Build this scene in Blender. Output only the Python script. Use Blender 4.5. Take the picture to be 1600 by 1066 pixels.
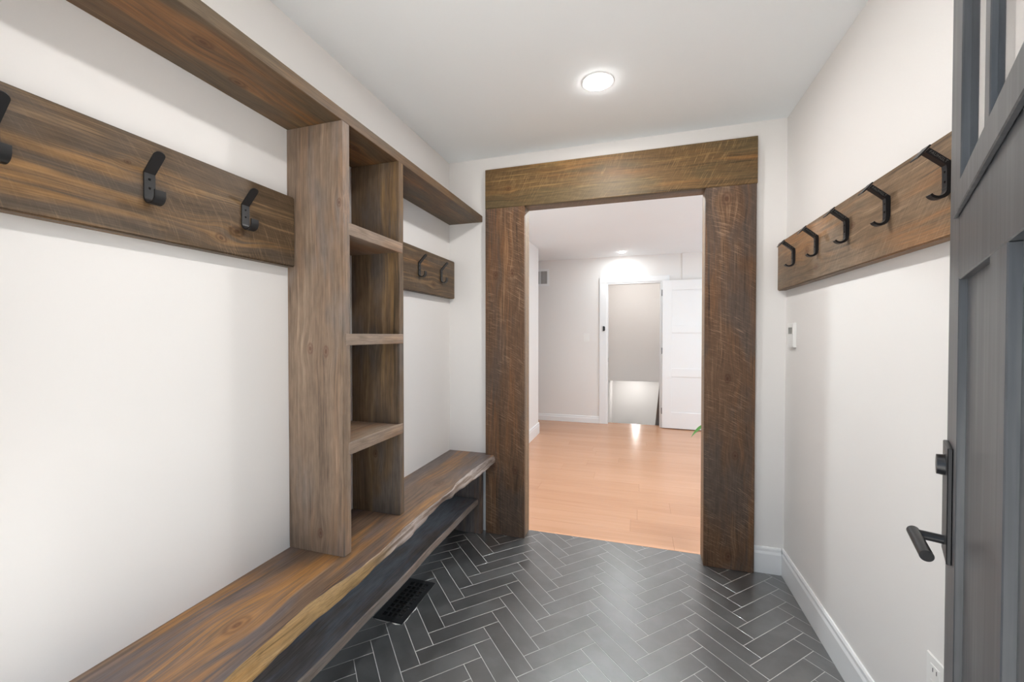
import bpy, bmesh, math, random
from mathutils import Vector, Matrix
random.seed(7)
scene = bpy.context.scene
C = scene.collection
for o in list(bpy.data.objects): bpy.data.objects.remove(o)

# ------------------------------------------------------------------ camera, world, lights, exposure
EYE = 1.2871
cam_d = bpy.data.cameras.new('camera'); cam = bpy.data.objects.new('camera', cam_d); C.objects.link(cam)
cam.location = (0, 0, EYE); cam.rotation_euler = (math.pi/2 - 0.0137, 0, 0.2987)
cam_d.sensor_width = 36; cam_d.lens = 637.9/1600*36; cam_d.clip_start = 0.01; cam_d.clip_end = 100
scene.camera = cam
w = bpy.data.worlds.new('sky'); scene.world = w; w.use_nodes = True
w.node_tree.nodes['Background'].inputs[0].default_value = (0.66, 0.83, 1.0, 1)
w.node_tree.nodes['Background'].inputs[1].default_value = 2.1
scene.view_settings.view_transform = 'Standard'; scene.view_settings.look = 'None'
scene.view_settings.gamma = 1; scene.view_settings.use_curve_mapping = False
scene.view_settings.exposure = 0.13
scene.cycles.diffuse_bounces = 6; scene.cycles.max_bounces = 10; scene.cycles.caustics_reflective = False; scene.cycles.caustics_refractive = False
SUN_W = 40.0
sun_d = bpy.data.lights.new('sun', 'SUN'); sun_d.energy = SUN_W; sun_d.angle = 0.03; sun_d.color = (1.0, .97, .93)
sun = bpy.data.objects.new('sun', sun_d); C.objects.link(sun); sun.location = (-6, -3, 8); sun.rotation_euler = (0, math.radians(-42), 0)   # shines along the front of the house, not in at the door
POT_W = 9.4        # watts of the two recessed lights in the entry
POT2_W = 6.4
HALL_W = 23.0       # watts of each unseen hall fill light; the seen one takes a share
STAIR_W = 2.7  # watts of the unseen lights added in the stairwell

# ------------------------------------------------------------------ main dimensions (metres)
XL, XR, YB, ZC = -1.2129, 0.7534, 2.5085, 2.44
YF, YT = 2.477, 2.601            # front face of the timber frame, threshold line
FX0, FX1, FZ1, FZ0, IX0, IX1 = -0.944, 0.609, 2.352, 2.101, -0.682, 0.355
YW = 0.12                        # inner face of the entrance wall
YH, ZH = 6.071, 2.42             # far wall and ceiling of the hall
HX0, HX1 = -1.246, 2.6

# ------------------------------------------------------------------ helpers
def rnd(a, b): return a + (b-a)*random.random()
def add_box(bm, x0, x1, y0, y1, z0, z1, bev=0.0, seg=1):
    v = [bm.verts.new(p) for p in ((x0,y0,z0),(x1,y0,z0),(x1,y1,z0),(x0,y1,z0),(x0,y0,z1),(x1,y0,z1),(x1,y1,z1),(x0,y1,z1))]
    fs = [bm.faces.new([v[i] for i in q]) for q in ((0,3,2,1),(4,5,6,7),(0,1,5,4),(1,2,6,5),(2,3,7,6),(3,0,4,7))]
    if bev > 0:
        es = list({e for f in fs for e in f.edges})
        bmesh.ops.bevel(bm, geom=es, offset=bev, segments=seg, affect='EDGES', clamp_overlap=True)
def add_prism(bm, poly, axis, a0, a1):
    """poly: 2-D points; extruded along axis 0/1/2 from a0 to a1"""
    def P(p, a):
        return {0: (a, p[0], p[1]), 1: (p[0], a, p[1]), 2: (p[0], p[1], a)}[axis]
    A = [bm.verts.new(P(p, a0)) for p in poly]; B = [bm.verts.new(P(p, a1)) for p in poly]
    n = len(poly)
    bm.faces.new(A); bm.faces.new(B[::-1])
    for i in range(n): bm.faces.new([A[i], B[i], B[(i+1) % n], A[(i+1) % n]])
def add_cyl(bm, p0, p1, r0, r1=None, n=20, cap=True):
    r1 = r0 if r1 is None else r1
    p0, p1 = Vector(p0), Vector(p1); d = (p1-p0).normalized()
    u = d.orthogonal().normalized(); v = d.cross(u)
    A, B = [], []
    for i in range(n):
        t = 2*math.pi*i/n; q = u*math.cos(t) + v*math.sin(t)
        A.append(bm.verts.new(p0+q*r0)); B.append(bm.verts.new(p1+q*r1))
    for i in range(n): bm.faces.new([A[i], A[(i+1) % n], B[(i+1) % n], B[i]])
    if cap: bm.faces.new(A[::-1]); bm.faces.new(B)
def add_tube(bm, pts, r, n=10):
    pts = [Vector(p) for p in pts]; rings = []
    rr = r if isinstance(r, (list, tuple)) else [r]*len(pts)
    u = None
    for i, p in enumerate(pts):
        d = (pts[min(i+1, len(pts)-1)] - pts[max(i-1, 0)]).normalized()
        u = d.orthogonal().normalized() if u is None else (u - d*u.dot(d)).normalized()
        v = d.cross(u)
        rings.append([bm.verts.new(p + (u*math.cos(2*math.pi*k/n) + v*math.sin(2*math.pi*k/n))*rr[i]) for k in range(n)])
    for a, b in zip(rings, rings[1:]):
        for k in range(n): bm.faces.new([a[k], a[(k+1) % n], b[(k+1) % n], b[k]])
    bm.faces.new(rings[0][::-1]); bm.faces.new(rings[-1])
def add_strip(bm, prof, thick, a0, a1, axis=1):
    """flat bar bent along the profile (o, z); thick is a number or a list; extruded along the axis"""
    L, R = [], []
    n = len(prof); th = thick if isinstance(thick, (list, tuple)) else [thick]*n
    for i in range(n):
        p = Vector(prof[i]); d0 = (p - Vector(prof[i-1])).normalized() if i else None
        d1 = (Vector(prof[i+1]) - p).normalized() if i < n-1 else None
        d = ((d0 or d1) + (d1 or d0)).normalized()
        nn = Vector((-d.y, d.x)); k = 1/max(0.5, abs(nn.dot(Vector((-(d1 or d0).y, (d1 or d0).x)))))
        L.append(p + nn*th[i]/2*k); R.append(p - nn*th[i]/2*k)
    add_prism(bm, [tuple(q) for q in L + R[::-1]], axis, a0, a1)
def finish(bm): bmesh.ops.remove_doubles(bm, verts=bm.verts, dist=1e-6); bmesh.ops.recalc_face_normals(bm, faces=bm.faces)
def obj(name, bm, mat, parent=None, smooth=False, origin=None, local=False):
    """bm in world coordinates (or in the parent's own when local): one mesh object with its origin at its base centre"""
    finish(bm)
    me = bpy.data.meshes.new(name)
    if origin is None:
        lo = Vector([min(v.co[i] for v in bm.verts) for i in range(3)]); hi = Vector([max(v.co[i] for v in bm.verts) for i in range(3)])
        origin = (lo+hi)/2
    origin = Vector(origin)
    bmesh.ops.translate(bm, verts=bm.verts, vec=-origin)
    bm.to_mesh(me); bm.free()
    me.materials.append(mat)
    if smooth:
        me.polygons.foreach_set('use_smooth', [True]*len(me.polygons))
        try: me.set_sharp_from_angle(angle=math.radians(35))
        except Exception: pass
    o = bpy.data.objects.new(name, me); C.objects.link(o)
    if parent is not None:
        o.parent = parent
        o.location = origin if local else origin - abs_loc(parent)
    else: o.location = origin
    return o
def abs_loc(o):
    v = Vector(o.location)
    while o.parent: o = o.parent; v += Vector(o.location)
    return v
def tag(o, label, cat, group=None, kind=None):
    o['label'] = label; o['category'] = cat
    if group: o['group'] = group
    if kind: o['kind'] = kind
    return o
def thing(name, label, cat, loc, rz=0, group=None, kind=None):
    o = bpy.data.objects.new(name, None); C.objects.link(o); o.empty_display_size = 0.05
    o.location = loc; o.rotation_euler = (0, 0, rz)
    return tag(o, label, cat, group, kind)
def copy_tree(o, parent=None):
    c = o.copy(); C.objects.link(c); c.parent = parent
    for ch in list(o.children): copy_tree(ch, c)
    return c
def boxobj(name, b, mat, parent=None, bev=0.0, seg=1, smooth=False, local=False):
    bm = bmesh.new(); add_box(bm, *b, bev=bev, seg=seg); return obj(name, bm, mat, parent, smooth, local=local)

# ------------------------------------------------------------------ materials
class NT:
    def __init__(s, name):
        s.m = bpy.data.materials.new(name); s.m.use_nodes = True; s.t = s.m.node_tree
        s.b = s.t.nodes['Principled BSDF']
    def n(s, typ, **kw):
        nd = s.t.nodes.new(typ)
        for k, v in kw.items(): setattr(nd, k, v)
        return nd
    def link(s, a, b): s.t.links.new(a, b)
    def val(s, sock, v):
        if hasattr(v, 'links') or isinstance(v, bpy.types.NodeSocket): s.link(v, sock)
        else: sock.default_value = v
    def math(s, op, a, b=None, c=None, clamp=False):
        nd = s.n('ShaderNodeMath', operation=op, use_clamp=clamp); s.val(nd.inputs[0], a)
        if b is not None: s.val(nd.inputs[1], b)
        if c is not None: s.val(nd.inputs[2], c)
        return nd.outputs[0]
    def comb(s, x, y, z):
        nd = s.n('ShaderNodeCombineXYZ'); s.val(nd.inputs[0], x); s.val(nd.inputs[1], y); s.val(nd.inputs[2], z); return nd.outputs[0]
    def noise(s, vec, seed=0.0, scale=1.0, detail=3.0, rough=0.5, dist=0.0):
        nd = s.n('ShaderNodeTexNoise', noise_dimensions='4D'); s.link(vec, nd.inputs['Vector'])
        s.val(nd.inputs['W'], seed); nd.inputs['Scale'].default_value = scale; nd.inputs['Detail'].default_value = detail
        nd.inputs['Roughness'].default_value = rough; nd.inputs['Distortion'].default_value = dist
        return nd.outputs['Fac']
    def smooth(s, x, lo, hi):
        nd = s.n('ShaderNodeMapRange', interpolation_type='SMOOTHSTEP'); s.val(nd.inputs[0], x)
        nd.inputs[1].default_value = lo; nd.inputs[2].default_value = hi; return nd.outputs[0]
    def mix(s, f, a, b, mode='MIX'):
        nd = s.n('ShaderNodeMix', data_type='RGBA', blend_type=mode); s.val(nd.inputs[0], f)
        for k, v in ((6, a), (7, b)):
            if isinstance(v, tuple): nd.inputs[k].default_value = (*v[:3], 1)
            else: s.link(v, nd.inputs[k])
        return nd.outputs[2]
    def ramp(s, x, stops):
        nd = s.n('ShaderNodeValToRGB'); s.val(nd.inputs[0], x); e = nd.color_ramp.elements
        while len(e) < len(stops): e.new(0.5)
        for k, (p, c) in enumerate(stops): e[k].position = p; e[k].color = (*c, 1)
        return nd.outputs[0]
    def bump(s, h, strength, dist):
        nd = s.n('ShaderNodeBump'); s.link(h, nd.inputs['Height']); nd.inputs['Strength'].default_value = strength; nd.inputs['Distance'].default_value = dist
        s.link(nd.outputs[0], s.b.inputs['Normal'])
    def set(s, **kw):
        for k, v in kw.items():
            sock = s.b.inputs[k.replace('_', ' ')]
            if isinstance(v, tuple): sock.default_value = (*v, 1)
            else: s.val(sock, v)
        return s.m

def plain(name, col, rough=0.5, **kw):
    return NT(name).set(Base_Color=col, Roughness=rough, **kw)
def paint(name, col, rough=0.6, bump=0.05):
    t = NT(name); g = t.n('ShaderNodeNewGeometry').outputs['Position']
    n1 = t.noise(g, 1.0, 260, 2); n2 = t.noise(g, 4.0, 1.4, 2)
    t.link(t.mix(t.smooth(n2, .3, .7), tuple(c*0.985 for c in col), col), t.b.inputs['Base Color'])
    t.bump(n1, bump, 0.001)
    return t.set(Roughness=rough)

def wood(name, axis, seed, dark, mid, light, grey=(0.12, 0.105, 0.10), grey_amt=0.4, orange=(0.33, 0.15, 0.045), orange_amt=0.4,
         saw=0.0, saw_dir=0.35, knots=(), rough=0.5, fine=0.35, cross=1, two_tone=None):
    """stained softwood; axis = grain direction in the board's own axes; knots = (along, across, radius); cross = which other axis is 'across'"""
    t = NT(name); tc = t.n('ShaderNodeTexCoord').outputs['Object']
    sp = t.n('ShaderNodeSeparateXYZ'); t.link(tc, sp.inputs[0])
    ax = [sp.outputs[0], sp.outputs[1], sp.outputs[2]]
    a = ax[axis]; others = [i for i in range(3) if i != axis]
    bi = cross if cross in others else others[0]; ci = [i for i in others if i != bi][0]
    b, c = ax[bi], ax[ci]
    kmask = None
    for (ka, kb, kr) in knots:
        da = t.math('MULTIPLY', t.math('SUBTRACT', a, ka), 0.62); db = t.math('SUBTRACT', b, kb)
        d = t.math('DIVIDE', t.math('SQRT', t.math('ADD', t.math('MULTIPLY', da, da), t.math('MULTIPLY', db, db))), kr)
        fall = t.math('POWER', 2.718, t.math('MULTIPLY', t.math('MULTIPLY', d, d), -0.16))
        b = t.math('SUBTRACT', b, t.math('MULTIPLY', t.math('MULTIPLY', db, fall), 0.75))
        ring = t.math('MULTIPLY', t.math('SUBTRACT', 1.0, t.smooth(d, 0.35, 1.15)), t.math('ADD', 0.62, t.math('MULTIPLY', t.math('SINE', t.math('MULTIPLY', d, 11.0)), 0.35)))
        kmask = ring if kmask is None else t.math('MAXIMUM', kmask, ring)
    wv = t.comb(t.math('MULTIPLY', a, 1.3), t.math('MULTIPLY', b, 3.0), t.math('MULTIPLY', c, 3.0))
    warp = t.math('MULTIPLY', t.math('SUBTRACT', t.noise(wv, seed+9.1, 1.0, 2), 0.5), 0.05)
    bw = t.math('ADD', b, warp)
    def vec(ka, kb): return t.comb(t.math('MULTIPLY', a, ka), t.math('MULTIPLY', bw, kb), t.math('MULTIPLY', c, kb))
    n1 = t.noise(vec(1.9, 75), seed, 1, 6, 0.68, 0.25)
    n2 = t.noise(vec(0.9, 10), seed+3.3, 1, 3, 0.5, 0.6)
    n3 = t.noise(vec(2.0, 6.0), seed+5.7, 1, 3, 0.55, 0.4)
    n3b = t.noise(vec(1.3, 12.0), seed+21.7, 1, 3, 0.55, 0.2)
    n4 = t.noise(vec(9, 420), seed+7.7, 1, 2, 0.6)
    n6 = t.noise(vec(14, 60), seed+31.0, 1, 3, 0.6)
    s = t.math('ADD', t.math('MULTIPLY', n1, 0.6), t.math('MULTIPLY', n2, 0.4))
    col = t.ramp(s, [(0.36, dark), (0.46, mid), (0.53, mid), (0.64, light)])
    col = t.mix(t.math('MULTIPLY', t.smooth(n3, 0.46, 0.60), grey_amt), col, grey)
    col = t.mix(t.math('MULTIPLY', t.math('MULTIPLY', t.smooth(n3b, 0.49, 0.62), t.smooth(n1, .35, .6)), orange_amt), col, orange)
    lum = t.math('ADD', 1.0-fine*0.5-0.12, t.math('ADD', t.math('MULTIPLY', t.smooth(n4, 0.3, 0.7), fine), t.math('MULTIPLY', t.smooth(n6, .3, .7), 0.24)))
    cl = t.comb(lum, lum, lum)
    col = t.mix(1.0, col, cl, 'MULTIPLY')
    h = t.math('ADD', n1, t.math('MULTIPLY', n4, 0.5))
    if saw > 0:
        q = t.math('ADD', a, t.math('ADD', t.math('MULTIPLY', b, saw_dir), t.math('MULTIPLY', t.math('MULTIPLY', b, b), 0.8)))
        n5 = t.noise(t.comb(t.math('MULTIPLY', q, 250), t.math('MULTIPLY', b, 16), t.math('MULTIPLY', c, 16)), seed+13, 1, 3, 0.7)
        pm = t.smooth(t.noise(vec(3, 6), seed+17, 1, 3), 0.42, 0.62)
        sm = t.math('MULTIPLY', t.math('MULTIPLY', t.smooth(n5, 0.52, 0.66), t.math('ADD', 0.3, pm)), saw)
        sd = t.math('MULTIPLY', t.math('SUBTRACT', 1.0, t.smooth(n5, 0.30, 0.46)), saw*0.5)
        col = t.mix(sm, col, tuple(min(1, x*1.35+0.035) for x in light))
        col = t.mix(sd, col, tuple(x*0.8 for x in dark))
        h = t.math('ADD', h, t.math('MULTIPLY', n5, saw*1.5))
    if two_tone is not None:
        far = t.smooth(t.math('ADD', a, t.math('MULTIPLY', t.math('SUBTRACT', n3, .5), .9)), two_tone[0], two_tone[1])
        col = t.mix(t.math('MULTIPLY', far, .8), col, t.mix(t.smooth(n1, .4, .6), (.17, .125, .105), (.46, .40, .38)))
    if kmask is not None:
        col = t.mix(t.math('MULTIPLY', kmask, 0.8), col, (mid[0]*0.55, mid[1]*0.33, mid[2]*0.28))
    t.link(col, t.b.inputs['Base Color'])
    t.link(t.math('ADD', rough-0.08, t.math('MULTIPLY', n1, 0.16)), t.b.inputs['Roughness'])
    t.bump(h, 0.28, 0.0012); t.b.inputs['Specular IOR Level'].default_value = 0.3
    return t.m

M = {}
M['wall'] = paint('wall_paint', (0.795, 0.772, 0.752), 0.6)
M['ceiling'] = paint('ceiling_paint', (0.88, 0.915, 0.94), 0.8, 0.08)
M['trim'] = plain('white_trim', (0.81, 0.815, 0.82), 0.32)
M['white'] = plain('white_plastic', (0.82, 0.81, 0.79), 0.35)
M['black'] = plain('black_steel', (0.011, 0.011, 0.012), 0.42)
M['iron'] = plain('black_forged_iron', (0.014, 0.014, 0.016), 0.36, Metallic=0.4)
M['iron_mark'] = plain('worn_lettering', (0.10, 0.10, 0.10), 0.5)
M['screw'] = plain('dark_screw', (0.006, 0.006, 0.007), 0.3, Metallic=0.6)
M['hinge'] = plain('dull_nickel', (0.20, 0.20, 0.20), 0.35, Metallic=0.8)
M['grout'] = plain('grey_white_grout', (0.60, 0.595, 0.585), 0.8)
M['slot'] = plain('dark_void', (0.004, 0.004, 0.004), 0.9)
M['lcd'] = plain('lcd_grey', (0.16, 0.165, 0.15), 0.2)
M['glass'] = plain('window_glass', (1, 1, 1), 0.0, Transmission_Weight=1.0, IOR=1.45)
M['concrete'] = plain('porch_concrete', (0.56, 0.545, 0.52), 0.85)
M['leaf'] = plain('leaf_green', (0.055, 0.22, 0.03), 0.35)
M['stem'] = plain('stem_brown', (0.14, 0.10, 0.05), 0.6)
M['pot'] = plain('glazed_pot', (0.55, 0.53, 0.50), 0.4)
M['soil'] = plain('soil', (0.03, 0.02, 0.014), 0.95)
M['steel_vent'] = plain('painted_louvre', (0.62, 0.62, 0.62), 0.45)
def lamp_mat(name, col, strength):
    t = NT(name); t.set(Base_Color=(0.9, 0.9, 0.9)); t.b.inputs['Emission Color'].default_value = (*col, 1); t.b.inputs['Emission Strength'].default_value = strength
    return t.m
M['lens'] = lamp_mat('lit_lens', (1, 0.98, 0.96), 60.0)

def tile_mat():
    t = NT('charcoal_porcelain'); g = t.n('ShaderNodeNewGeometry').outputs['Position']
    r = t.n('ShaderNodeObjectInfo').outputs['Random']
    seed = t.math('MULTIPLY', r, 40.0)
    n1 = t.noise(g, seed, 7, 4, 0.6, 0.8); n2 = t.noise(g, seed, 55, 3, 0.6)
    v = t.math('ADD', t.math('MULTIPLY', r, 0.016), t.math('ADD', t.math('MULTIPLY', t.smooth(n1, .35, .7), 0.042), t.math('MULTIPLY', n2, 0.014)))
    v = t.math('ADD', v, 0.024)
    t.link(t.comb(v, v, t.math('MULTIPLY', v, 1.01)), t.b.inputs['Base Color'])
    t.link(t.math('ADD', 0.26, t.math('MULTIPLY', n1, 0.18)), t.b.inputs['Roughness'])
    t.bump(n2, 0.08, 0.001); t.b.inputs['IOR'].default_value = 1.85; t.b.inputs['Specular IOR Level'].default_value = 1.0; t.b.inputs['Coat Weight'].default_value = .8; t.b.inputs['Coat IOR'].default_value = 1.6; t.b.inputs['Coat Roughness'].default_value = .27
    return t.m
M['tile'] = tile_mat()
def plank_mat():
    t = NT('honey_maple_plank'); tc = t.n('ShaderNodeTexCoord').outputs['Object']
    r = t.n('ShaderNodeObjectInfo').outputs['Random']; seed = t.math('MULTIPLY', r, 60.0)
    sp = t.n('ShaderNodeSeparateXYZ'); t.link(tc, sp.inputs[0])
    v1 = t.comb(t.math('MULTIPLY', sp.outputs[0], 2.0), t.math('MULTIPLY', sp.outputs[1], 40), 0.0)
    v2 = t.comb(t.math('MULTIPLY', sp.outputs[0], 1.2), t.math('MULTIPLY', sp.outputs[1], 9), 0.0)
    n1 = t.noise(v1, seed, 1, 4, .6, .3); n2 = t.noise(v2, seed, 1, 2)
    s = t.math('ADD', t.math('MULTIPLY', n1, .5), t.math('ADD', t.math('MULTIPLY', n2, .3), t.math('MULTIPLY', r, .2)))
    t.link(t.ramp(s, [(.25, (.50, .255, .145)), (.5, (.56, .30, .175)), (.75, (.61, .34, .21))]), t.b.inputs['Base Color'])
    t.bump(n1, 0.05, 0.001)
    return t.set(Roughness=0.24)
M['plank'] = plank_mat()
def door_mat():
    t = NT('slate_stained_door'); tc = t.n('ShaderNodeTexCoord').outputs['Object']
    sp = t.n('ShaderNodeSeparateXYZ'); t.link(tc, sp.inputs[0])
    v = t.comb(t.math('MULTIPLY', sp.outputs[0], 60), t.math('MULTIPLY', sp.outputs[1], 60), t.math('MULTIPLY', sp.outputs[2], 2.2))
    n1 = t.noise(v, 2.0, 1, 4, .6, .3); n2 = t.noise(tc, 3.0, 6, 3)
    s = t.math('ADD', t.math('MULTIPLY', n1, .7), t.math('MULTIPLY', n2, .3))
    t.link(t.ramp(s, [(.34, (.032, .036, .042)), (.5, (.062, .066, .073)), (.64, (.110, .114, .118))]), t.b.inputs['Base Color'])
    t.bump(n1, 0.12, 0.001)
    return t.set(Roughness=0.38)
M['door'] = door_mat()
M['live_edge'] = wood('live_edge_sapwood', 1, 71.0, (.10, .06, .022), (.30, .19, .085), (.46, .32, .17), grey=(.30, .25, .20), grey_amt=.7, orange=(.36, .18, .05), orange_amt=.5, rough=.5, cross=2, two_tone=(-.25, .05))

# palettes: dark, mid, light
P_TOWER = ((.095, .066, .045), (.205, .145, .103), (.33, .245, .175))
P_BOARD = ((.026, .018, .012), (.090, .058, .033), (.25, .155, .077))
P_SHELF = ((.050, .031, .018), (.130, .078, .042), (.24, .15, .08))
P_BENCH = ((.055, .040, .034), (.155, .100, .068), (.31, .21, .14))
P_FRAME = ((.042, .024, .014), (.120, .066, .036), (.27, .165, .095))
P_RIGHT = ((.075, .050, .030), (.185, .122, .073), (.33, .225, .14))
P_LOW = ((.060, .052, .052), (.130, .110, .104), (.23, .195, .18))

# ------------------------------------------------------------------ room shell
def structure(name, bm, mat, label, cat, parent=None): return tag(obj(name, bm, mat, parent), label, cat, kind='structure')
bm = bmesh.new(); add_box(bm, XL-.12, XL, -.06, YB, -.06, ZC)
structure('wall_left', bm, M['wall'], 'off-white painted wall behind the bench and cubby tower', 'wall')
bm = bmesh.new(); add_box(bm, XR, XR+.10, -.06, YB, -.06, ZC)
structure('wall_right', bm, M['wall'], 'off-white painted wall behind the five-hook rail and the open door', 'wall')
bm = bmesh.new()
add_box(bm, HX0-.0, IX0-.035, YB, YT-.002, -.06, ZC); add_box(bm, IX1+.035, HX1, YB, YT-.002, -.06, ZC); add_box(bm, IX0-.035, IX1+.035, YB, YT-.002, FZ0+.035, ZC)
structure('wall_back', bm, M['wall'], 'off-white painted wall around the timber-framed opening', 'wall')
DOOR_X0, DOOR_X1 = -.70, .15
bm = bmesh.new()
add_box(bm, XL, -1.13, -.06, YW, -.06, ZC); add_box(bm, -.79, DOOR_X0, -.06, YW, -.06, ZC); add_box(bm, -1.13, -.79, -.06, YW, .95, ZC); add_box(bm, -1.13, -.79, -.06, YW, -.06, .10)  # gap left of the doorway: unseen sidelight added to bring daylight to the bench
add_box(bm, DOOR_X1, XR, -.06, YW, -.06, ZC); add_box(bm, DOOR_X0, DOOR_X1, -.06, YW, 2.06, ZC)
structure('wall_front', bm, M['wall'], 'entrance wall with the open front doorway and an unseen sidelight opening added for daylight, behind the viewer', 'wall')
bm = bmesh.new(); add_box(bm, XL-.12, XR+.10, -.06, YT-.002, ZC, ZC+.1)
structure('ceiling', bm, M['ceiling'], 'smooth white ceiling of the entry with one round light', 'ceiling')
bm = bmesh.new(); add_box(bm, -2.8, HX1+.1, YT-.002, 9.2, ZH, ZH+.12)
structure('ceiling', bm, M['ceiling'], 'white ceiling of the hall seen through the timber frame', 'ceiling')
bm = bmesh.new(); add_box(bm, -7.0, 9.0, -8.0, -.06, -.16, -.06)
structure('porch_floor', bm, M['concrete'], 'grey concrete porch outside the front door, behind the viewer', 'floor')

# hall shell
SX0, SX1, SZ1 = -.433, .318, 2.045        # basement doorway
bm = bmesh.new(); add_box(bm, HX0-.1, HX0, YT, 5.223, -.06, ZH)
structure('wall_hall_left', bm, M['wall'], 'short hall wall seen edge-on beside the left timber post', 'wall')
bm = bmesh.new()
add_box(bm, -2.8, SX0, YH, YH+.11, -.06, ZH); add_box(bm, SX1, HX1, YH, YH+.11, -.06, ZH); add_box(bm, SX0, SX1, YH, YH+.11, SZ1, ZH)
add_box(bm, .581, HX1, YH-.018, YH, -.06, ZH)
structure('wall_hall_far', bm, M['wall'], 'far hall wall with the vent, light switch and basement doorway', 'wall')
bm = bmesh.new(); add_box(bm, HX1, HX1+.1, YT-.09, 3.0, -.06, ZH); add_box(bm, HX1, HX1+.1, 5.4, YH+.11, -.06, ZH); add_box(bm, HX1, HX1+.1, 3.0, 5.4, 2.15, ZH); add_box(bm, HX1, HX1+.1, 3.0, 5.4, -.06, .12)  # unseen window opening, added to let daylight into the hall
structure('wall_hall_right', bm, M['wall'], 'right-hand wall of the hall with a wide window opening added for daylight, hidden by the timber frame', 'wall')
bm = bmesh.new(); add_box(bm, -2.9, -2.8, 5.0, YH+.11, -.06, ZH); add_box(bm, -2.8, HX0-.1, 5.123, 5.223, -.06, ZH)
structure('wall_hall_side', bm, M['wall'], 'end of the side passage left of the hall, out of sight', 'wall')
# stairwell beyond the basement door
bm = bmesh.new()
add_box(bm, SX0-.16, SX0-.06, YH+.11, 9.2, -2.2, ZH); add_box(bm, .42, .52, YH+.11, 9.2, -2.2, ZH)
structure('wall_stairwell', bm, M['wall'], 'side walls of the basement stairwell', 'wall')
bm = bmesh.new(); add_box(bm, SX0-.06, .42, 7.07, 7.15, .525, ZH); add_box(bm, SX0-.06, .42, 7.15, 8.7, .53, .60)  # second box is an unseen soffit added to hold the stair light
structure('wall_stair_bulkhead', bm, M['wall'], 'white bulkhead wall above the basement stairs, seen through the doorway, with an added soffit behind', 'wall')
bm = bmesh.new(); add_box(bm, SX0-.06, .42, 8.7, 8.8, -2.2, ZH); add_box(bm, SX0-.06, .42, YH+.11, 8.7, -2.3, -2.2); add_box(bm, SX0-.06, .42, YH+.01, YH+.11, -2.2, -.06)
structure('wall_stair_end', bm, M['wall'], 'bright lower wall at the foot of the basement stairs', 'wall')

# ------------------------------------------------------------------ tiled floor: herringbone tiles, each its own piece
bm = bmesh.new(); add_box(bm, XL, XR, -.06, YT, -.06, -.0008)
floor = structure('floor', bm, M['grout'], 'charcoal herringbone tile floor of the entry with pale grout lines', 'floor')
def clip(poly, ax, lim, keep_less):
    out = []
    for i, p in enumerate(poly):
        q = poly[(i+1) % len(poly)]
        ip = (p[ax] <= lim) == keep_less or abs(p[ax]-lim) < 1e-9; iq = (q[ax] <= lim) == keep_less or abs(q[ax]-lim) < 1e-9
        if ip: out.append(p)
        if ip != iq:
            f = (lim-p[ax])/(q[ax]-p[ax]); out.append((p[0]+f*(q[0]-p[0]), p[1]+f*(q[1]-p[1])))
    return out
TW = 0.0756; A1 = (-0.8600, 1.7760); G = 0.0012
s2 = math.sqrt(.5)
def uv(u, v): return (A1[0] + TW*(u+v)*s2, A1[1] + TW*(u-v)*s2)
g = G/TW
full = {}
def tile_mesh(poly):
    b = bmesh.new(); n = len(poly)
    cx = sum(p[0] for p in poly)/n; cy = sum(p[1] for p in poly)/n
    ins = []
    for p in poly:
        d = math.hypot(p[0]-cx, p[1]-cy); k = max(0, 1-0.0007/d) if d > .002 else 1
        ins.append((cx+(p[0]-cx)*k, cy+(p[1]-cy)*k))
    lo = [b.verts.new((p[0]-cx, p[1]-cy, -.003)) for p in poly]; md = [b.verts.new((p[0]-cx, p[1]-cy, -.0003)) for p in poly]; hi = [b.verts.new((p[0]-cx, p[1]-cy, 0)) for p in ins]
    b.faces.new(hi)
    for A, B in ((lo, md), (md, hi)):
        for i in range(n): b.faces.new([A[i], A[(i+1) % n], B[(i+1) % n], B[i]])
    bmesh.ops.recalc_face_normals(b, faces=b.faces)
    me = bpy.data.meshes.new('tile'); b.to_mesh(me); b.free(); me.materials.append(M['tile'])
    return me, cx, cy
for i in range(-40, 41):
    for j in range(-8, 9):
        for k, (u0, u1, v0, v1) in enumerate(((0, 4, 0, 1), (4, 5, 0, 4))):
            du, dv = -i+4*j, i+4*j
            quad = [uv(u0+du+g, v0+dv+g), uv(u1+du-g, v0+dv+g), uv(u1+du-g, v1+dv-g), uv(u0+du+g, v1+dv-g)]
            q = quad
            for a_, l_, s_ in ((0, XR-.001, True), (0, XL+.001, False), (1, YT-.001, True), (1, 0.13, False)):
                q = clip(q, a_, l_, s_)
                if len(q) < 3: break
            if len(q) < 3: continue
            area = abs(sum(q[m][0]*q[(m+1) % len(q)][1]-q[(m+1) % len(q)][0]*q[m][1] for m in range(len(q))))/2
            if area < 2e-4: continue
            if len(q) == 4 and abs(area - (4*TW-2*G)*(TW-2*G)) < 1e-6:
                if k not in full: full[k] = tile_mesh(q)[0]
                me = full[k]; cx = sum(p[0] for p in q)/4; cy = sum(p[1] for p in q)/4
            else: me, cx, cy = tile_mesh(q)
            o = bpy.data.objects.new('tile', me); C.objects.link(o); o.parent = floor
            o.location = Vector((cx, cy, rnd(-.0002, 0))) - Vector(floor.location)

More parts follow.
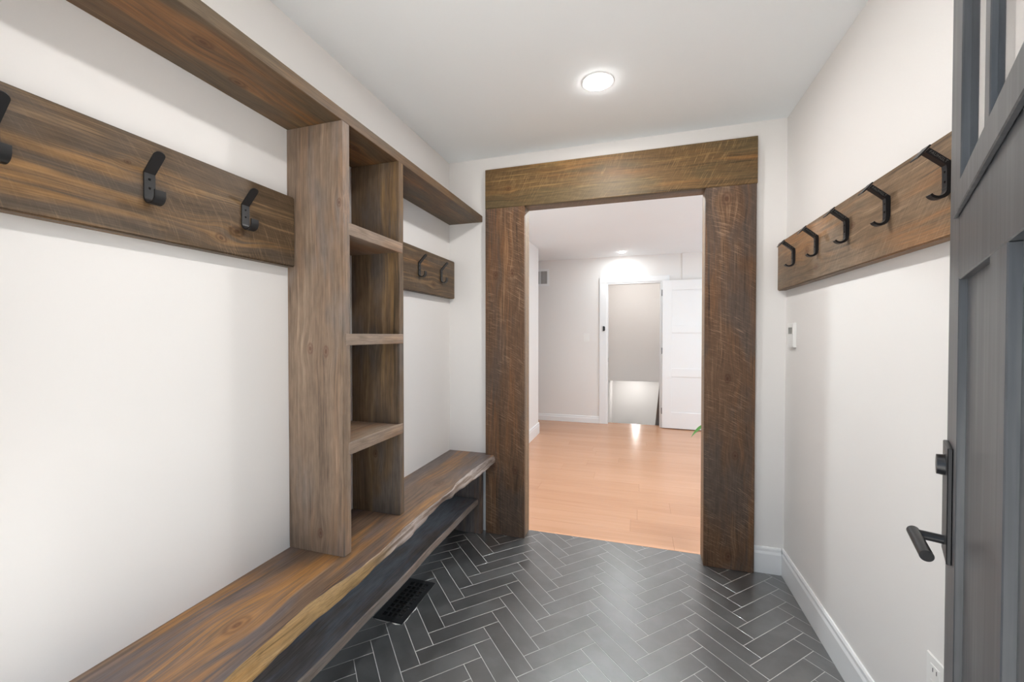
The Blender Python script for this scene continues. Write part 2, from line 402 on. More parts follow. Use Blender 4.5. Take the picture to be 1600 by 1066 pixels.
# hall floor: planks laid across
bm = bmesh.new(); add_box(bm, -2.8, HX1, YT, YH+.11, -.06, -.0012)
hfloor = structure('floor', bm, plain('plank_gap', (.20, .09, .04), .7), 'honey-coloured wood plank floor of the hall beyond the frame', 'floor')
row = 0; y = YT+.0005-.009; PW = .183
shared = {}
while y < YH+.11:
    y0, y1 = max(y, YT+.0005), min(y+PW, YH+.11)
    x = -2.8 + (-rnd(0.2, 1.5)); L = 1.62
    if row == 1: x = -.0435 - 2*L
    while x < HX1:
        x0, x1 = max(x, -2.8), min(x+L, HX1)
        if x1-x0 > .03 and x1 > -1.9 and not (x1 < HX0 and y1 < 5.1):
            bm = bmesh.new(); add_box(bm, x0+.0004, x1-.0004, y0+.0004, y1-.0004, -.006, 0, bev=.0006)
            obj('plank', bm, M['plank'], hfloor)
        x += L
    y += PW; row += 1

# baseboards with a stepped, bevelled top
def base_profile(t=.0135, h=.141): return [(0, 0), (t, 0), (t, h-.035), (t*.72, h-.022), (t*.72, h-.008), (t*.45, h), (0, h)]
def baseboard(name, label, kind, a0, a1, at, sign, h=.141):
    pr = base_profile(h=h); b = bmesh.new()
    if kind == 'x': add_prism(b, [(at + sign*o, z+.0005) for o, z in pr], 0, a0, a1)     # runs along x, faces y
    else: add_prism(b, [(at + sign*o, z+.0005) for o, z in pr], 1, a0, a1)             # runs along y, faces x
    return structure(name, b, M['trim'], label, 'baseboard')
baseboard('baseboard_right', 'white baseboard along the right wall under the hook rail', 'y', YW, YB, XR, -1)
baseboard('baseboard_back', 'short white baseboard between the right timber post and the corner', 'x', FX1, XR-.0135, YB, -1)
baseboard('baseboard_left', 'white baseboard low on the wall under the bench', 'y', YW, YB, XL, 1)
baseboard('baseboard_hall_far', 'white baseboard along the far hall wall left of the basement door', 'x', -2.8, SX0-.1, YH, -1, h=.10)
bm = bmesh.new(); add_prism(bm, [(HX0+o, z+.0005) for o, z in base_profile(h=.141)], 1, YT, 5.223+.0135); add_prism(bm, [(5.223+o, z+.0005) for o, z in base_profile(h=.141)], 0, HX0-.6, HX0+.0005)
structure('baseboard_hall_left', bm, M['trim'], 'white baseboard wrapping the hall corner beside the left timber post', 'baseboard')

# ------------------------------------------------------------------ timber frame around the opening
frame = thing('trim_1', 'rough-sawn brown timber frame around the opening to the hall', 'door frame', ((FX0+FX1)/2, YF, 0), kind='structure')
mp1 = wood('frame_post_wood', 2, 11.0, *P_FRAME, grey=(.085, .066, .055), grey_amt=.55, orange=(.23, .10, .035), orange_amt=.45, saw=.45, saw_dir=.45, knots=[(.62, -.06, .02), (.63, .05, .02), (-.62, .07, .022), (-.61, -.07, .02)], rough=.55, cross=0)
mp2 = wood('frame_post_wood_dark', 2, 15.0, *P_FRAME, grey=(.078, .064, .056), grey_amt=.65, orange=(.21, .095, .035), orange_amt=.4, saw=.42, saw_dir=.5, knots=[(.0, -.01, .02), (-.42, .03, .018), (.98, -.02, .03), (-.98, .0, .02)], rough=.55, cross=0)
mh = wood('frame_header_wood', 0, 19.0, (.045, .028, .012), (.150, .088, .036), (.33, .20, .075), grey=(.095, .078, .040), grey_amt=.55, orange=(.30, .135, .04), orange_amt=.55, saw=.36, saw_dir=-.5, knots=[(-.62, -.01, .015)], rough=.48, cross=2)
mj = wood('frame_jamb_wood', 2, 23.0, (.11, .07, .042), (.24, .16, .10), (.36, .25, .16), grey=(.20, .16, .13), grey_amt=.5, orange_amt=.25, saw=.4, rough=.5, cross=1)
mj2 = wood('frame_soffit_wood', 0, 24.0, (.08, .05, .03), (.16, .105, .065), (.26, .18, .11), grey=(.14, .11, .09), grey_amt=.4, orange_amt=.3, saw=.4, rough=.5, cross=1)
boxobj('post', (FX0+.001, IX0, YF, YB-.0005, .0005, FZ0-.0008), mp1, frame, bev=.002)
boxobj('post', (IX1, FX1-.004, YF, YB-.0005, .0005, FZ0-.0008), mp2, frame, bev=.002)
boxobj('header', (FX0, FX1, YF, YB-.0005, FZ0, FZ1), mh, frame, bev=.002)
boxobj('jamb', (IX0-.034, IX0-.0012, YB, YT, .0005, FZ0+.034), mj, frame, bev=.0015)
boxobj('jamb', (IX1+.0012, IX1+.034, YB, YT, .0005, FZ0+.034), mj, frame, bev=.0015)
boxobj('head_jamb', (IX0-.0012, IX1+.0012, YB, YT, FZ0+.0012, FZ0+.034), mj2, frame, bev=.0015)

# ------------------------------------------------------------------ bench with live edge
def lerp(tab, y):
    if y <= tab[0][0]: return tab[0][1]
    for (a, va), (b, vb) in zip(tab, tab[1:]):
        if y <= b:
            f = (y-a)/(b-a); f = f*f*(3-2*f); return va+(vb-va)*f
    return tab[-1][1]
BT = [(.13,-.884),(.35,-.893),(.55,-.880),(.67,-.885),(.744,-.889),(.925,-.902),(1.024,-.895),(1.145,-.878),(1.233,-.878),(1.343,-.884),(1.457,-.897),(1.62,-.897),(1.746,-.892),(1.848,-.887),(1.90,-.897),(1.954,-.906),(2.1,-.908),(2.253,-.905),(2.38,-.897),(2.473,-.888)]
BB = [(.13,-.868),(.4,-.878),(.6,-.866),(.733,-.868),(.905,-.880),(1.103,-.874),(1.326,-.884),(1.42,-.876),(1.56,-.888),(1.672,-.902),(1.78,-.912),(1.83,-.912),(1.87,-.894),(1.93,-.900),(2.05,-.889),(2.267,-.877),(2.473,-.877)]
ZB1, ZB0 = .513, .465
bench = thing('bench', 'long stained wood bench with a wavy live front edge and lower shelf', 'bench', (-1.05, 1.3, 0))
bm = bmesh.new(); be = bmesh.new()
ys = [YW+.005 + (2.4745-YW-.005)*i/150 for i in range(151)]
rings, erings = [], []
for y in ys:
    xt = lerp(BT, y) + .0015*math.sin(y*31)+.001*math.sin(y*77+1); xb = lerp(BB, y) + .0015*math.sin(y*43+2)+.001*math.sin(y*91)
    wob = .003*math.sin(y*13+1)+.002*math.sin(y*37)
    xi = min(xt, xb) - .004
    rings.append([bm.verts.new(p) for p in ((XL+.001, y, ZB0), (XL+.001, y, ZB1), (xt, y, ZB1), (xi, y, ZB1-.006), (xi, y, ZB0+.004), (xb-.004, y, ZB0))])
    mid1 = (xt*.72+xb*.28) + .004 + wob*.6; mid2 = (xt*.3+xb*.7) + .005 - wob*.5
    erings.append([be.verts.new(p) for p in ((xt-.0006, y, ZB1-.0003), (xt+.0022, y, ZB1-.0035), (mid1, y, ZB1-.017+wob), (mid2, y, ZB0+.016+wob), (xb, y, ZB0+.005), (xb-.004, y, ZB0), (xi+.0004, y, ZB0+.003), (xi+.0004, y, ZB1-.005))])
for rs, b in ((rings, bm), (erings, be)):
    n = len(rs[0])
    for p, q in zip(rs, rs[1:]):
        for k in range(n): b.faces.new([p[k], p[(k+1) % n], q[(k+1) % n], q[k]])
    b.faces.new(rs[0]); b.faces.new(rs[-1][::-1])
add_box(bm, XL+.001, FX0-.001, 2.4745, YB-.0006, ZB0, ZB1)
mb = wood('bench_wood', 1, 31.0, *P_BENCH, grey=(.125, .115, .125), grey_amt=.6, orange=(.40, .185, .045), orange_amt=.7, knots=[(-.50, .02, .03), (.60, .05, .03)], rough=.34, cross=0)
seat = obj('seat', bm, mb, bench)
obj('live_edge', be, M['live_edge'], seat, smooth=True)
# lower shelf with slightly uneven front
bm = bmesh.new(); rs = []
for i in range(61):
    y = YW+.01 + (2.447-YW-.01)*i/60; d = .004*math.sin(y*5.1+.6)+.002*math.sin(y*13)
    x = -.985 + d
    rs.append([bm.verts.new(p) for p in ((XL+.002, y, .190), (XL+.002, y, .228), (x-.004, y, .228), (x, y, .223), (x, y, .194), (x-.003, y, .190))])
for p, q in zip(rs, rs[1:]):
    for k in range(6): bm.faces.new([p[k], p[(k+1) % 6], q[(k+1) % 6], q[k]])
bm.faces.new(rs[0]); bm.faces.new(rs[-1][::-1])
ml = wood('lower_shelf_wood', 1, 37.0, (.09, .08, .082), (.175, .160, .160), (.28, .25, .24), grey=(.22, .26, .32), grey_amt=.85, orange=(.18, .10, .05), orange_amt=.3, rough=.33, cross=0)  # pale blue-grey puts skylight from the doorway into the shelf colour
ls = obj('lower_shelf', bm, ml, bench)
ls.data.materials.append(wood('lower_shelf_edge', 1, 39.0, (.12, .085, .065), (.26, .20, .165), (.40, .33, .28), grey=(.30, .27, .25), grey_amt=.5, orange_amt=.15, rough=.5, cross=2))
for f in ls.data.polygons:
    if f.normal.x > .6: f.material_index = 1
msup = wood('bench_support_wood', 2, 41.0, *P_LOW, orange=(.20, .10, .04), orange_amt=.5, rough=.5, cross=0)
for (y0, y1) in ((2.449, 2.4855), (YW+.012, YW+.05)):
    bm = bmesh.new(); add_box(bm, XL+.015, -.963, y0, y1, .001, ZB0-.0005 if y0 > 1 else .189, bev=.0015)
    obj('support', bm, msup, bench)

# ------------------------------------------------------------------ top shelf
msh = wood('top_shelf_wood', 1, 47.0, *P_SHELF, grey=(.085, .075, .055), grey_amt=.5, orange=(.27, .115, .035), orange_amt=.6, knots=[(-.40, -.03, .02), (-.55, .04, .02), (.05, .02, .02)], rough=.5, cross=0)
o = boxobj('wall_shelf', (XL+.0005, -.9745, YW+.005, YB-.0006, 2.028, 2.068), msh, bev=.0015)
tag(o, 'long brown plank shelf high on the left wall, across the cubby tower', 'shelf')

# ------------------------------------------------------------------ cubby tower
tower = thing('cubby_tower', 'upright open wood cubby tower standing on the bench under the shelf', 'shelving', (-1.09, 1.366, ZB1))
XT = -.972; T0, T1, T2, T3 = 1.175, 1.214, 1.522, 1.558
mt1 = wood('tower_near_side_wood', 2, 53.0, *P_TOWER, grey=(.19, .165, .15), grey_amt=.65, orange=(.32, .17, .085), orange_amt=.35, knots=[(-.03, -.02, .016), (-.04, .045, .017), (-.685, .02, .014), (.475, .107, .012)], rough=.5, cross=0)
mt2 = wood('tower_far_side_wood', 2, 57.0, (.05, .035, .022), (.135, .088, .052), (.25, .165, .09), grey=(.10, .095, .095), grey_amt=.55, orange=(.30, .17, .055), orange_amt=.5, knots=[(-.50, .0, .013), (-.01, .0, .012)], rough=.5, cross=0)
mts = wood('tower_shelf_wood', 1, 61.0, (.10, .06, .04), (.22, .145, .095), (.33, .23, .155), grey=(.24, .20, .17), grey_amt=.5, orange=(.25, .11, .05), orange_amt=.5, rough=.5, cross=0)
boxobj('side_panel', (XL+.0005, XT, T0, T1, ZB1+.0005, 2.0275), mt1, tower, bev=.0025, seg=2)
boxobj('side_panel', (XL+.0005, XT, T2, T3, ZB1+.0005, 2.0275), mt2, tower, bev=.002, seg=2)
for (z0, z1, a, b) in ((1.640, 1.684, T1-.010, T2+.028), (1.252, 1.293, T0+.012, T2+.030), (.864, .9075, T1-.013, T2+.026)):
    bm = bmesh.new()
    add_box(bm, XL+.001, XT-.012, T1+.0004, T2-.0004, z0, z1); add_box(bm, XT-.012, XT+.0018, a, b, z0, z1, bev=.0015)
    obj('shelf', bm, mts, tower)

# ------------------------------------------------------------------ hook rails
XBL = -1.175
mr1 = wood('left_rail_wood', 1, 67.0, *P_BOARD, grey=(.085, .07, .058), grey_amt=.6, orange=(.34, .175, .055), orange_amt=.6, saw=.2, saw_dir=.5, knots=[(.30, -.05, .02), (.25, -.07, .014), (.02, .05, .006)], rough=.42, cross=2)
mr2 = wood('far_rail_wood', 1, 73.0, *P_BOARD, grey=(.09, .075, .062), grey_amt=.5, orange=(.30, .14, .045), orange_amt=.6, saw=.2, knots=[(.18, -.06, .02)], rough=.45, cross=2)
mr3 = wood('right_rail_wood', 1, 79.0, *P_RIGHT, grey=(.16, .125, .09), grey_amt=.5, orange=(.36, .165, .06), orange_amt=.6, saw=.25, saw_dir=.9, knots=[(.30, -.075, .018), (.40, .01, .02), (.0, .02, .015)], rough=.5, cross=2)
tag(boxobj('hook_rail', (XL+.0005, XBL, YW+.01, T0-.0006, 1.531, 1.779), mr1, bev=.004, seg=2), 'wide dark-stained board with black hooks, left of the cubby tower', 'hook rail', 'hook rails')
tag(boxobj('hook_rail', (XL+.0005, XBL, T3+.0006, YB-.0008, 1.531, 1.779), mr2, bev=.004, seg=2), 'short brown board with two hooks between the cubby tower and the corner', 'hook rail', 'hook rails')
tag(boxobj('hook_rail', (.713, XR-.0005, .92, YB-.0008, 1.525, 1.777), mr3, bev=.004, seg=2), 'light brown board with five iron hooks on the right wall', 'hook rail', 'hook rails')

def arc(cx, cz, r, a0, a1, n): return [(cx+r*math.cos(math.radians(a0+(a1-a0)*i/n)), cz+r*math.sin(math.radians(a0+(a1-a0)*i/n))) for i in range(n+1)]
def make_flat_hook():
    t = thing('coat_hook', '-', 'hook', (XBL+.0004, 0, 1.612), group='flat black coat hooks on the left wall')
    prof_j = [(.0025, .077)] + [(.0025, .022)] + arc(.0215, .022, .019, 180, 360, 12)[1:] + [(.0405, .034)]
    prof_p = [(.0025, .076), (.0025, .081), (.021, .101), (.038, .119)]
    b = bmesh.new(); add_strip(b, prof_j, .004, -.0125, .0125); obj('hook', b, M['black'], t, smooth=True, local=True)
    # rounded tip prong
    b = bmesh.new(); add_strip(b, prof_p, .004, -.0125, .0125); p = obj('prong', b, M['black'], t, local=True)
    bt = bmesh.new(); add_cyl(bt, (.0366, 0, .1204), (.0394, 0, .1176), .0125, n=24); obj('rounded_tip', bt, M['black'], p, local=True, origin=None)
    q = p.children[0]; q.location = Vector(q.location) - Vector(p.location)
    for z in (.066, .044):
        b = bmesh.new(); add_cyl(b, (.0040, 0, z), (.0056, 0, z), .0036, .0026, n=14); obj('screw', b, M['screw'], t, local=True)
    return t
fh = make_flat_hook()
flat = [(.452, 'flat black hook cut by the left edge of the picture'), (.716, 'flat black two-screw hook in the middle of the left board'), (.978, 'flat black hook on the left board, nearest the cubby tower'),
        (2.042, 'small dark hook just past the cubby tower on the short board'), (2.310, 'small dark hook on the short board nearest the corner')]
for i, (y, lab) in enumerate(flat):
    o = fh if i == 0 else copy_tree(fh)
    o.location.y = y; o['label'] = lab

def text_mesh(body, size, depth):
    cu = bpy.data.curves.new('lettering', 'FONT'); cu.body = body; cu.size = size; cu.extrude = depth; cu.align_x = 'CENTER'; cu.align_y = 'CENTER'
    cu.resolution_u = 3; cu.space_character = 1.08
    tmp = bpy.data.objects.new('lettering', cu); C.objects.link(tmp)
    bpy.context.view_layer.update()
    me = bpy.data.meshes.new_from_object(tmp.evaluated_get(bpy.context.evaluated_depsgraph_get()))
    bpy.data.objects.remove(tmp); return me
def make_spike_hook():
    # local x points out of the right wall (towards -x in the room), so the empty is turned half round: local y = -room y
    t = thing('spike_hook', '-', 'hook', (.713-.0004, 0, 1.615), rz=math.pi, group='iron spike hooks on the right wall')
    W = .0085
    prof = [(.049, .1185), (.028, .1005), (.0065, .0815), (.0055, .070), (.0055, .026)] + arc(.0245, .0215, .0185, 172, 330, 11) 
    th = [.0125, .0125, .0125, .012, .011] + [.0105-.0005*i for i in range(12)]
    b = bmesh.new(); add_strip(b, prof, th, -W, W)
    shank = obj('shank', b, M['iron'], t, local=True)
    d = Vector((.049-.0065, .1185-.0815)).normalized(); nn = Vector((-d.y, d.x)); hc = Vector((.0505, .120)) - nn*.006
    p = [hc + nn*.0150, hc + nn*.0145 + d*.0035, hc - nn*.021 + d*.0030, hc - nn*.0245 + d*.0005, hc - nn*.012 - d*.0005]
    b = bmesh.new(); add_prism(b, [tuple(x) for x in p], 1, -W-.006, W+.006)
    obj('spike_head', b, M['iron'], t, local=True)
    for z in (.064, .040):
        b = bmesh.new(); add_cyl(b, (.0108, 0, z), (.0125, 0, z), .0034, .0028, n=12); obj('screw', b, M['screw'], t, local=True)
    me = text_mesh('FAUHGLT', .0098, .0003); me.materials.append(M['iron_mark'])
    lt = bpy.data.objects.new('lettering', me); C.objects.link(lt); lt.parent = t
    # the lettered flank faces the front door: room -y = local +y; text runs from the head to the bend
    c = (Vector((.049, .1185)) + Vector((.0065, .0815)))/2
    Xd = Vector((-d.x, 0, -d.y)); Zd = Vector((0, 1, 0)); Yd = Zd.cross(Xd)
    R = Matrix((Xd, Yd, Zd)).transposed()
    lt.rotation_euler = R.to_euler(); lt.location = (c.x, W+.0001, c.y)
    return t
sh = make_spike_hook()
spikes = [(1.246, 'iron spike hook partly hidden by the open door'), (1.496, 'second iron spike hook from the open door'), (1.742, 'middle iron spike hook of five on the right board'),
          (1.998, 'iron spike hook second from the corner on the right board'), (2.258, 'farthest iron spike hook, at the corner end of the right board')]
for i, (y, lab) in enumerate(spikes):
    o = sh if i == 0 else copy_tree(sh)
    o.location.y = y; o['label'] = lab

# ------------------------------------------------------------------ front door, standing open
th = math.radians(25.5)
DO = (.495, .864, .008)
door = thing('door_1', 'dark grey front door standing open at the right edge, with glass lites', 'door', DO, rz=math.atan2(-math.cos(th), -math.sin(th)), kind='structure')
DW, DT, DH = .815, .045, 2.03
def dbox(name, s0, s1, y0, y1, z0, z1, mat=M['door'], bev=.0012, parent=door):
    b = bmesh.new(); add_box(b, s0, s1, y0, y1, z0, z1, bev=bev); o = obj(name, b, mat, parent, local=True)
    return o
S0, S1, S2, S3 = .121, .365, .446, DW-.121
ZR0, ZR1, ZG0, ZG1 = 1.360, 1.448, 1.492, 1.90
dbox('stile', 0, S0, 0, DT, 0, DH); dbox('stile', S3, DW, 0, DT, 0, DH)
dbox('bottom_rail', S0, S3, 0, DT, 0, .24); dbox('lock_rail', S0, S3, 0, DT, ZR0, ZG0); dbox('top_rail', S0, S3, 0, DT, ZG1, DH)
dbox('mid_stile', S1, S2, 0, DT, .24, ZR0)
dbox('panel', S0-.001, S1+.001, .009, DT-.009, .239, ZR0+.001, bev=0); dbox('panel', S2-.001, S3+.001, .009, DT-.009, .239, ZR0+.001, bev=0)
dbox('sill_ledge', S0-.02, S3+.02, -.006, 0, ZR1+.004, ZG0-.004)
gw = (S3-S0-2*.030)/3
for k in range(3):
    a = S0 + k*(gw+.030)
    dbox('glass_pane', a-.003, a+gw+.003, .0085, .0125, ZG0-.003, ZG1+.003, mat=M['glass'], bev=0)
    if k < 2: dbox('muntin', a+gw, a+gw+.030, .003, .024, ZG0, ZG1)
# entry set on the visible face
es = bmesh.new(); add_box(es, .016, .088, -.006, 0, .928, 1.107, bev=.0012)
esc = obj('escutcheon', es, M['iron'], door, local=True)
b = bmesh.new(); add_cyl(b, (.050, -.006, 1.073), (.050, -.0155, 1.073), .0165, .0155, n=28); o = obj('lock_cylinder', b, M['iron'], door, smooth=True, local=True)
b = bmesh.new(); add_cyl(b, (.050, -.005, .953), (.050, -.040, .953), .0070, n=22); lv = obj('lever_neck', b, M['iron'], door, smooth=True, local=True)
b = bmesh.new(); add_cyl(b, (.041, -.0405, .953), (.132, -.029, .951), .0085, n=26); obj('lever', b, M['iron'], door, smooth=True, local=True)

# ------------------------------------------------------------------ recessed lights
def pot_light(x, y, z, r, label, power, name='ceiling_light', col=(1.0, .98, .955)):
    t = thing(name, label, 'ceiling light', (x, y, z), group='round recessed ceiling lights')
    b = bmesh.new()
    prof = [(r*1.0, -.0004), (r*1.12, -.0035), (r*1.22, -.0025), (r*1.25, 0), (r*1.0, 0)]
    n = 40; rings = [[b.verts.new((rr*math.cos(2*math.pi*k/n), rr*math.sin(2*math.pi*k/n), zz)) for k in range(n)] for rr, zz in prof]
    for i in range(len(rings)):
        A, B = rings[i], rings[(i+1) % len(rings)]
        for k in range(n): b.faces.new([A[k], A[(k+1) % n], B[(k+1) % n], B[k]])
    obj('trim_ring', b, M['trim'], t, smooth=True, local=True)
    b = bmesh.new(); prof = [(r, -.0006), (r*.98, -.006), (r*.88, -.010), (r*.6, -.013), (r*.25, -.0142)]
    rings = [[b.verts.new((rr*math.cos(2*math.pi*k/n), rr*math.sin(2*math.pi*k/n), zz)) for k in range(n)] for rr, zz in prof]
    for A, B in zip(rings, rings[1:]):
        for k in range(n): b.faces.new([A[k], A[(k+1) % n], B[(k+1) % n], B[k]])
    b.faces.new(rings[0]); b.faces.new(rings[-1]); obj('lens', b, M['lens'], t, smooth=True, local=True)
    ld = bpy.data.lights.new('lamp', 'AREA'); ld.shape = 'DISK'; ld.size = r*2; ld.energy = power; ld.color = col
    lo = bpy.data.objects.new('lamp', ld); C.objects.link(lo); lo.parent = t; lo.location = (0, 0, -.016)
    return t
pot_light(-.178, 1.904, ZC, .058, 'round lit ceiling light in the entry ceiling', POT_W)
pot_light(-.178, .62, ZC, .056, 'second round entry ceiling light above the front doorway, out of view', POT2_W)
pot_light(-.207, 5.745, ZH, .045, 'small round lit ceiling light in the hall near the basement door', HALL_W*.15, col=(.87, .97, 1.0))
for (x, y, lab) in ((1.6, 4.3, 'unseen round fill light added to the hall ceiling, right of the opening'), (-.2, 3.15, 'unseen round fill light added to the hall ceiling just beyond the timber header')):
    pot_light(x, y, ZH, .045, lab, HALL_W, col=(.87, .97, 1.0))  # neither lamp is seen; both added to brighten the hall
pot_light(-.05, 6.45, ZH, .045, 'added round fill light over the basement stairs, hidden by the door head', STAIR_W)  # unseen lamp added to light the bulkhead
pot_light(-.03, 8.2, .53, .045, 'added round fill light in the added soffit over the foot of the basement stairs', STAIR_W*1.6)  # unseen lamp added to light the lower stair wall

# ------------------------------------------------------------------ basement doorway: casing, leaf
cs = thing('trim_2', 'white casing around the basement doorway in the far hall wall', 'door casing', (-.06, YH, 0), kind='structure')
boxobj('casing_side', (SX0-.1, SX0, YH-.018, YH, .0005, SZ1), M['trim'], cs, bev=.002); boxobj('casing_side', (SX1, SX1+.1, YH-.018, YH, .0005, SZ1), M['trim'], cs, bev=.002)
boxobj('casing_head', (SX0-.1, SX1+.1, YH-.020, YH, SZ1, SZ1+.078), M['trim'], cs, bev=.002)
boxobj('jamb', (SX0, SX0+.02, YH-.012, YH+.11, .0005, SZ1-.02), M['trim'], cs); boxobj('jamb', (SX1-.02, SX1, YH-.012, YH+.11, .0005, SZ1-.02), M['trim'], cs)
boxobj('jamb', (SX0, SX1, YH-.012, YH+.11, SZ1-.02, SZ1), M['trim'], cs)
boxobj('strike_plate', (SX0+.0195, SX0+.0215, YH+.01, YH+.04, .90, .96), M['hinge'], cs)
leaf = thing('door_2', 'white three-panel basement door folded back against the hall wall', 'door', (.326, YH-.05, .012), rz=math.radians(-2.2), kind='structure')
LW, LT, LH = .72, .035, 2.03
def lbox(name, x0, x1, y0, y1, z0, z1, mat=M['trim'], bev=.0015): 
    b = bmesh.new(); add_box(b, x0, x1, y0, y1, z0, z1, bev=bev); return obj(name, b, mat, leaf, local=True)
lbox('stile', 0, .12, -LT, 0, 0, LH); lbox('stile', LW-.12, LW, -LT, 0, 0, LH)
zs = [(.222, .708), (.824, 1.310), (1.414, 1.896)]
prev = 0
for k, (z0, z1) in enumerate(zs):
    lbox('rail', .12, LW-.12, -LT, 0, prev, z0); lbox('panel', .119, LW-.119, -LT+.009, -.009, z0-.001, z1+.001, bev=0); prev = z1
lbox('rail', .12, LW-.12, -LT, 0, prev, LH)
for z in (.19, 1.02, 1.82):
    b = bmesh.new(); add_cyl(b, (-.006, -LT+.004, z), (-.006, -LT+.004, z+.085), .006, n=12); obj('hinge', b, M['hinge'], leaf, local=True)
# latch guard on the casing
lg = thing('door_latch', 'small black flip latch on the white casing left of the basement doorway', 'latch', (-.462, YH-.018, 1.345))
boxobj('base_plate', (-.492, -.452, YH-.021, YH-.0181, 1.343, 1.427), M['trim'], lg, bev=.001)
b = bmesh.new(); add_prism(b, [(-.484, 1.350), (-.462, 1.350), (-.452, 1.362), (-.452, 1.408), (-.462, 1.420), (-.484, 1.420)], 1, YH-.040, YH-.0211); obj('catch', b, M['black'], lg)
# stair skirt board glimpsed beyond the doorway
b2 = bmesh.new(); add_prism(b2, [(.250, -.10), (.40, -.10), (.40, .62), (.318, .62)], 1, 6.42, 6.45)
o = obj('stair_newel', b2, wood('newel_wood', 2, 83.0, *P_LOW, rough=.5, cross=0)); tag(o, 'dark brown stair board at the right side of the basement doorway', 'stair board')

# ------------------------------------------------------------------ small wall fittings
v = thing('wall_vent', 'white louvred return-air vent high on the far hall wall', 'vent', (-1.45, YH, 2.03))
VX0, VX1, VZ0, VZ1 = -1.62, -1.283, 2.034, 2.293
b = bmesh.new()
add_box(b, VX0, VX1, YH-.008, YH-.0003, VZ0, VZ0+.034); add_box(b, VX0, VX1, YH-.008, YH-.0003, VZ1-.034, VZ1)
add_box(b, VX0, VX0+.03, YH-.008, YH-.0003, VZ0+.034, VZ1-.034); add_box(b, VX1-.03, VX1, YH-.008, YH-.0003, VZ0+.034, VZ1-.034)
for x in (-1.535, -1.4275): add_box(b, x, x+.012, YH-.008, YH-.0003, VZ0+.034, VZ1-.034)
obj('frame', b, M['trim'], v)
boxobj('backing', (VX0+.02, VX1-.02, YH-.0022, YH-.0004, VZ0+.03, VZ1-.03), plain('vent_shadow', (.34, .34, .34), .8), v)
x = VX0+.034
while x < VX1-.034:
    b = bmesh.new(); add_prism(b, [(x, YH-.0024), (x+.0015, YH-.0024), (x+.006, YH-.0070), (x+.0045, YH-.0070)], 2, VZ0+.034, VZ1-.034); obj('slat', b, M['steel_vent'], v); x += .0135
def switch_plate(name, label, cat, xc, z0, z1, w_):
    t = thing(name, label, cat, (xc, YH, z0))
    boxobj('plate', (xc-w_/2, xc+w_/2, YH-.006, YH-.0003, z0, z1), M['white'], t, bev=.0018, seg=2)
    zc = (z0+z1)/2; b = bmesh.new(); add_prism(b, [(YH-.0062, zc-.033), (YH-.0110, zc-.031), (YH-.0075, zc+.033), (YH-.0062, zc+.033)], 0, xc-.017, xc+.017); obj('rocker', b, M['white'], t)
    return t
switch_plate('light_switch', 'white rocker light switch on the far hall wall', 'switch', -.722, 1.195, 1.318, .078)
t = thing('thermostat', 'slim white thermostat with a small grey display near the right corner', 'thermostat', (XR, 2.393, 1.225))
boxobj('housing', (XR-.0150, XR-.0003, 2.351, 2.436, 1.226, 1.351), M['white'], t, bev=.0025, seg=2)
boxobj('display', (XR-.0158, XR-.0148, 2.368, 2.418, 1.295, 1.327), M['lcd'], t)
boxobj('cover_door', (XR-.0156, XR-.0148, 2.358, 2.429, 1.235, 1.280), M['white'], t, bev=.0004)
t = thing('wall_outlet', 'white duplex outlet low on the right wall beside the open door', 'outlet', (XR, 1.336, .322))
boxobj('plate', (XR-.0055, XR-.0003, 1.301, 1.371, .324, .440), M['white'], t, bev=.0018, seg=2)
for z in (.347, .390):
    f = boxobj('socket', (XR-.0068, XR-.0050, 1.319, 1.353, z, z+.028), M['white'], t, bev=.0006)
    for y in (1.328, 1.342): boxobj('slot', (XR-.0071, XR-.0066, y, y+.0022, z+.010, z+.021), M['slot'], f)

# floor register
reg = thing('floor_register', 'black metal floor register beside the bench on the tile', 'register', (-1.072, 1.7315, 0))
RX0, RX1, RY0, RY1 = -1.147, -.997, 1.575, 1.888; Z0, Z1 = .0003, .0045
b = bmesh.new(); bd = .026
add_box(b, RX0, RX1, RY0, RY0+bd, Z0, Z1); add_box(b, RX0, RX1, RY1-bd, RY1, Z0, Z1); add_box(b, RX0, RX0+bd, RY0+bd, RY1-bd, Z0, Z1); add_box(b, RX1-bd, RX1, RY0+bd, RY1-bd, Z0, Z1)
obj('face_frame', b, M['black'], reg)
boxobj('duct_shade', (RX0+.01, RX1-.01, RY0+.01, RY1-.01, .0002, .0008), M['slot'], reg)  # black sheet standing in for the shaded duct under the grille
nr = 9; ly = RY1-RY0-2*bd
for k in range(1, nr):
    yy = RY0+bd+ly*k/nr; boxobj('cross_bar', (RX0+bd, RX1-bd, yy-.0045, yy+.0045, .0009, .0040), M['black'], reg)
for k in range(1, 4):
    xx = RX0+bd+(RX1-RX0-2*bd)*k/4; boxobj('long_bar', (xx-.004, xx+.004, RY0+bd, RY1-bd, .0009, .0042), M['black'], reg)

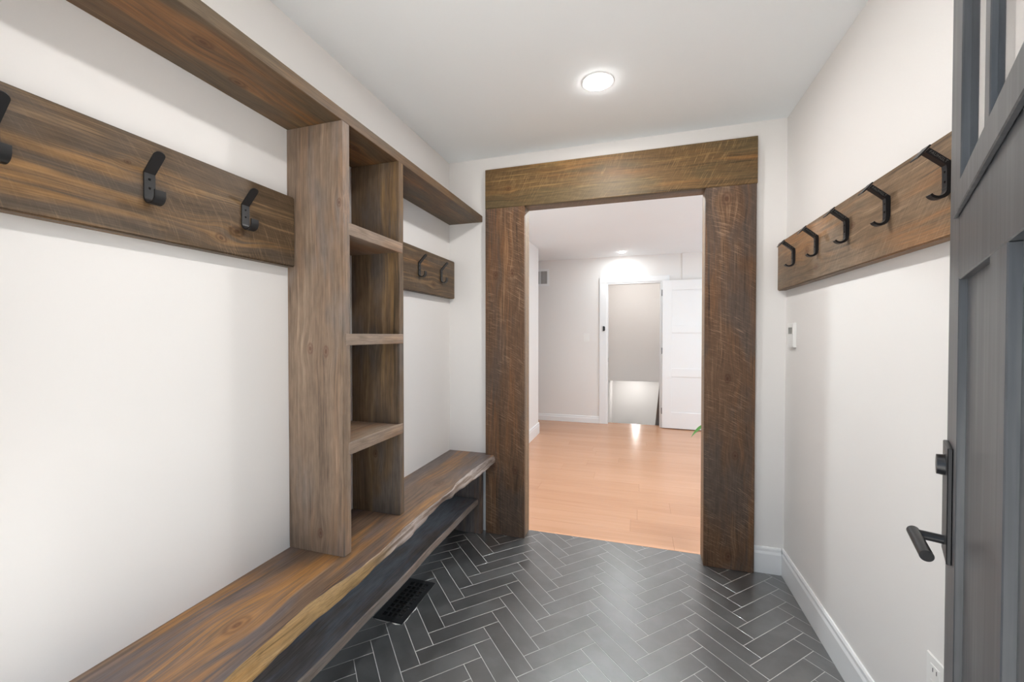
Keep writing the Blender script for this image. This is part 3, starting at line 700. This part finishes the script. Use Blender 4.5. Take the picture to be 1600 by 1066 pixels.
mc = plain('caulk_smear', (.62, .61, .59), .8)
for (x0, y0, x1, y1, wd) in ((-1.135, 1.572, -1.060, 1.570, .004), (-1.045, 1.571, -1.005, 1.573, .006), (-.9955, 1.585, -.9945, 1.640, .004), (-.9940, 1.655, -.9945, 1.700, .005)):
    b = bmesh.new(); n = 7; up, dn = [], []
    dx, dy = x1-x0, y1-y0; L = math.hypot(dx, dy); nx, ny = -dy/L, dx/L
    if abs(dx) > abs(dy): nx, ny = 0, -1
    else: nx, ny = 1, 0
    for i in range(n):
        f = i/(n-1); e = wd*math.sin(math.pi*f)*rnd(.4, 1)
        up.append(b.verts.new((x0+dx*f, y0+dy*f, .0012))); dn.append(b.verts.new((x0+dx*f+nx*(e+.0004), y0+dy*f+ny*(e+.0004), .0003)))
    for i in range(n-1): b.faces.new([up[i], up[i+1], dn[i+1], dn[i]])
    obj('caulk', b, mc, reg)

# ------------------------------------------------------------------ potted plant behind the right post
px, py = .74, 3.18
pl = thing('potted_plant', 'green leafy plant whose leaf tip peeks past the right timber post', 'plant', (px, py, 0))
b = bmesh.new()
prof = [(.0, .0005), (.085, .0005), (.115, .20), (.122, .21), (.122, .235), (.108, .235), (.104, .20), (.0, .20)]
n = 28; rings = [[b.verts.new((px+r*math.cos(2*math.pi*k/n), py+r*math.sin(2*math.pi*k/n), z)) for k in range(n)] for r, z in prof[1:-1]]
for A, B in zip(rings, rings[1:]):
    for k in range(n): b.faces.new([A[k], A[(k+1) % n], B[(k+1) % n], B[k]])
b.faces.new(rings[0][::-1]); b.faces.new(rings[-1])
obj('pot', b, M['pot'], pl, smooth=True)
b = bmesh.new(); add_cyl(b, (px, py, .2005), (px, py, .215), .100, n=24); obj('soil', b, M['soil'], pl)
def leaf_mesh(base, tip, width, name='leaf'):
    base, tip = Vector(base), Vector(tip); d = tip-base; L = d.length; d.normalize()
    side = d.cross(Vector((0, 0, 1))).normalized(); up = side.cross(d)
    b = bmesh.new(); rows = []
    for i in range(9):
        f = i/8; wd = width*math.sin(math.pi*min(1, f**.8))**.8*(1-.25*f) if 0 < i < 8 else .0006
        c = base + d*L*f - Vector((0, 0, 1))*L*.22*f*f + up*0
        rows.append([b.verts.new(c - side*wd + up*wd*.28), b.verts.new(c), b.verts.new(c + side*wd + up*wd*.28)])
    for A, B in zip(rows, rows[1:]):
        for k in range(2): b.faces.new([A[k], A[k+1], B[k+1], B[k]])
    r = bmesh.ops.solidify(b, geom=list(b.faces), thickness=.0008)
    return obj(name, b, M['leaf'], pl, smooth=True)
specs = [(180, .265, .440, .105, -1.9), (120, .06, .62, .18, .6), (85, .05, .66, .20, .62), (40, .06, .58, .20, .62), (0, .07, .50, .20, .6), (-50, .07, .55, .19, .6), (-90, .06, .52, .20, .6), (20, .05, .70, .16, .75)]
for (az, r0, h, L, el) in specs:
    a = math.radians(az); top = Vector((px + r0*math.cos(a), py + r0*math.sin(a), .21+h))
    b = bmesh.new(); add_tube(b, [(px+.02*math.cos(a), py+.02*math.sin(a), .21), (px+.035*math.cos(a), py+.035*math.sin(a), .21+h*.5), top], [.004, .003, .002], 8); obj('stem', b, M['stem'], pl, smooth=True)
    leaf_mesh(top, top + Vector((L*math.cos(a), L*math.sin(a), L*el*.35)), .045)
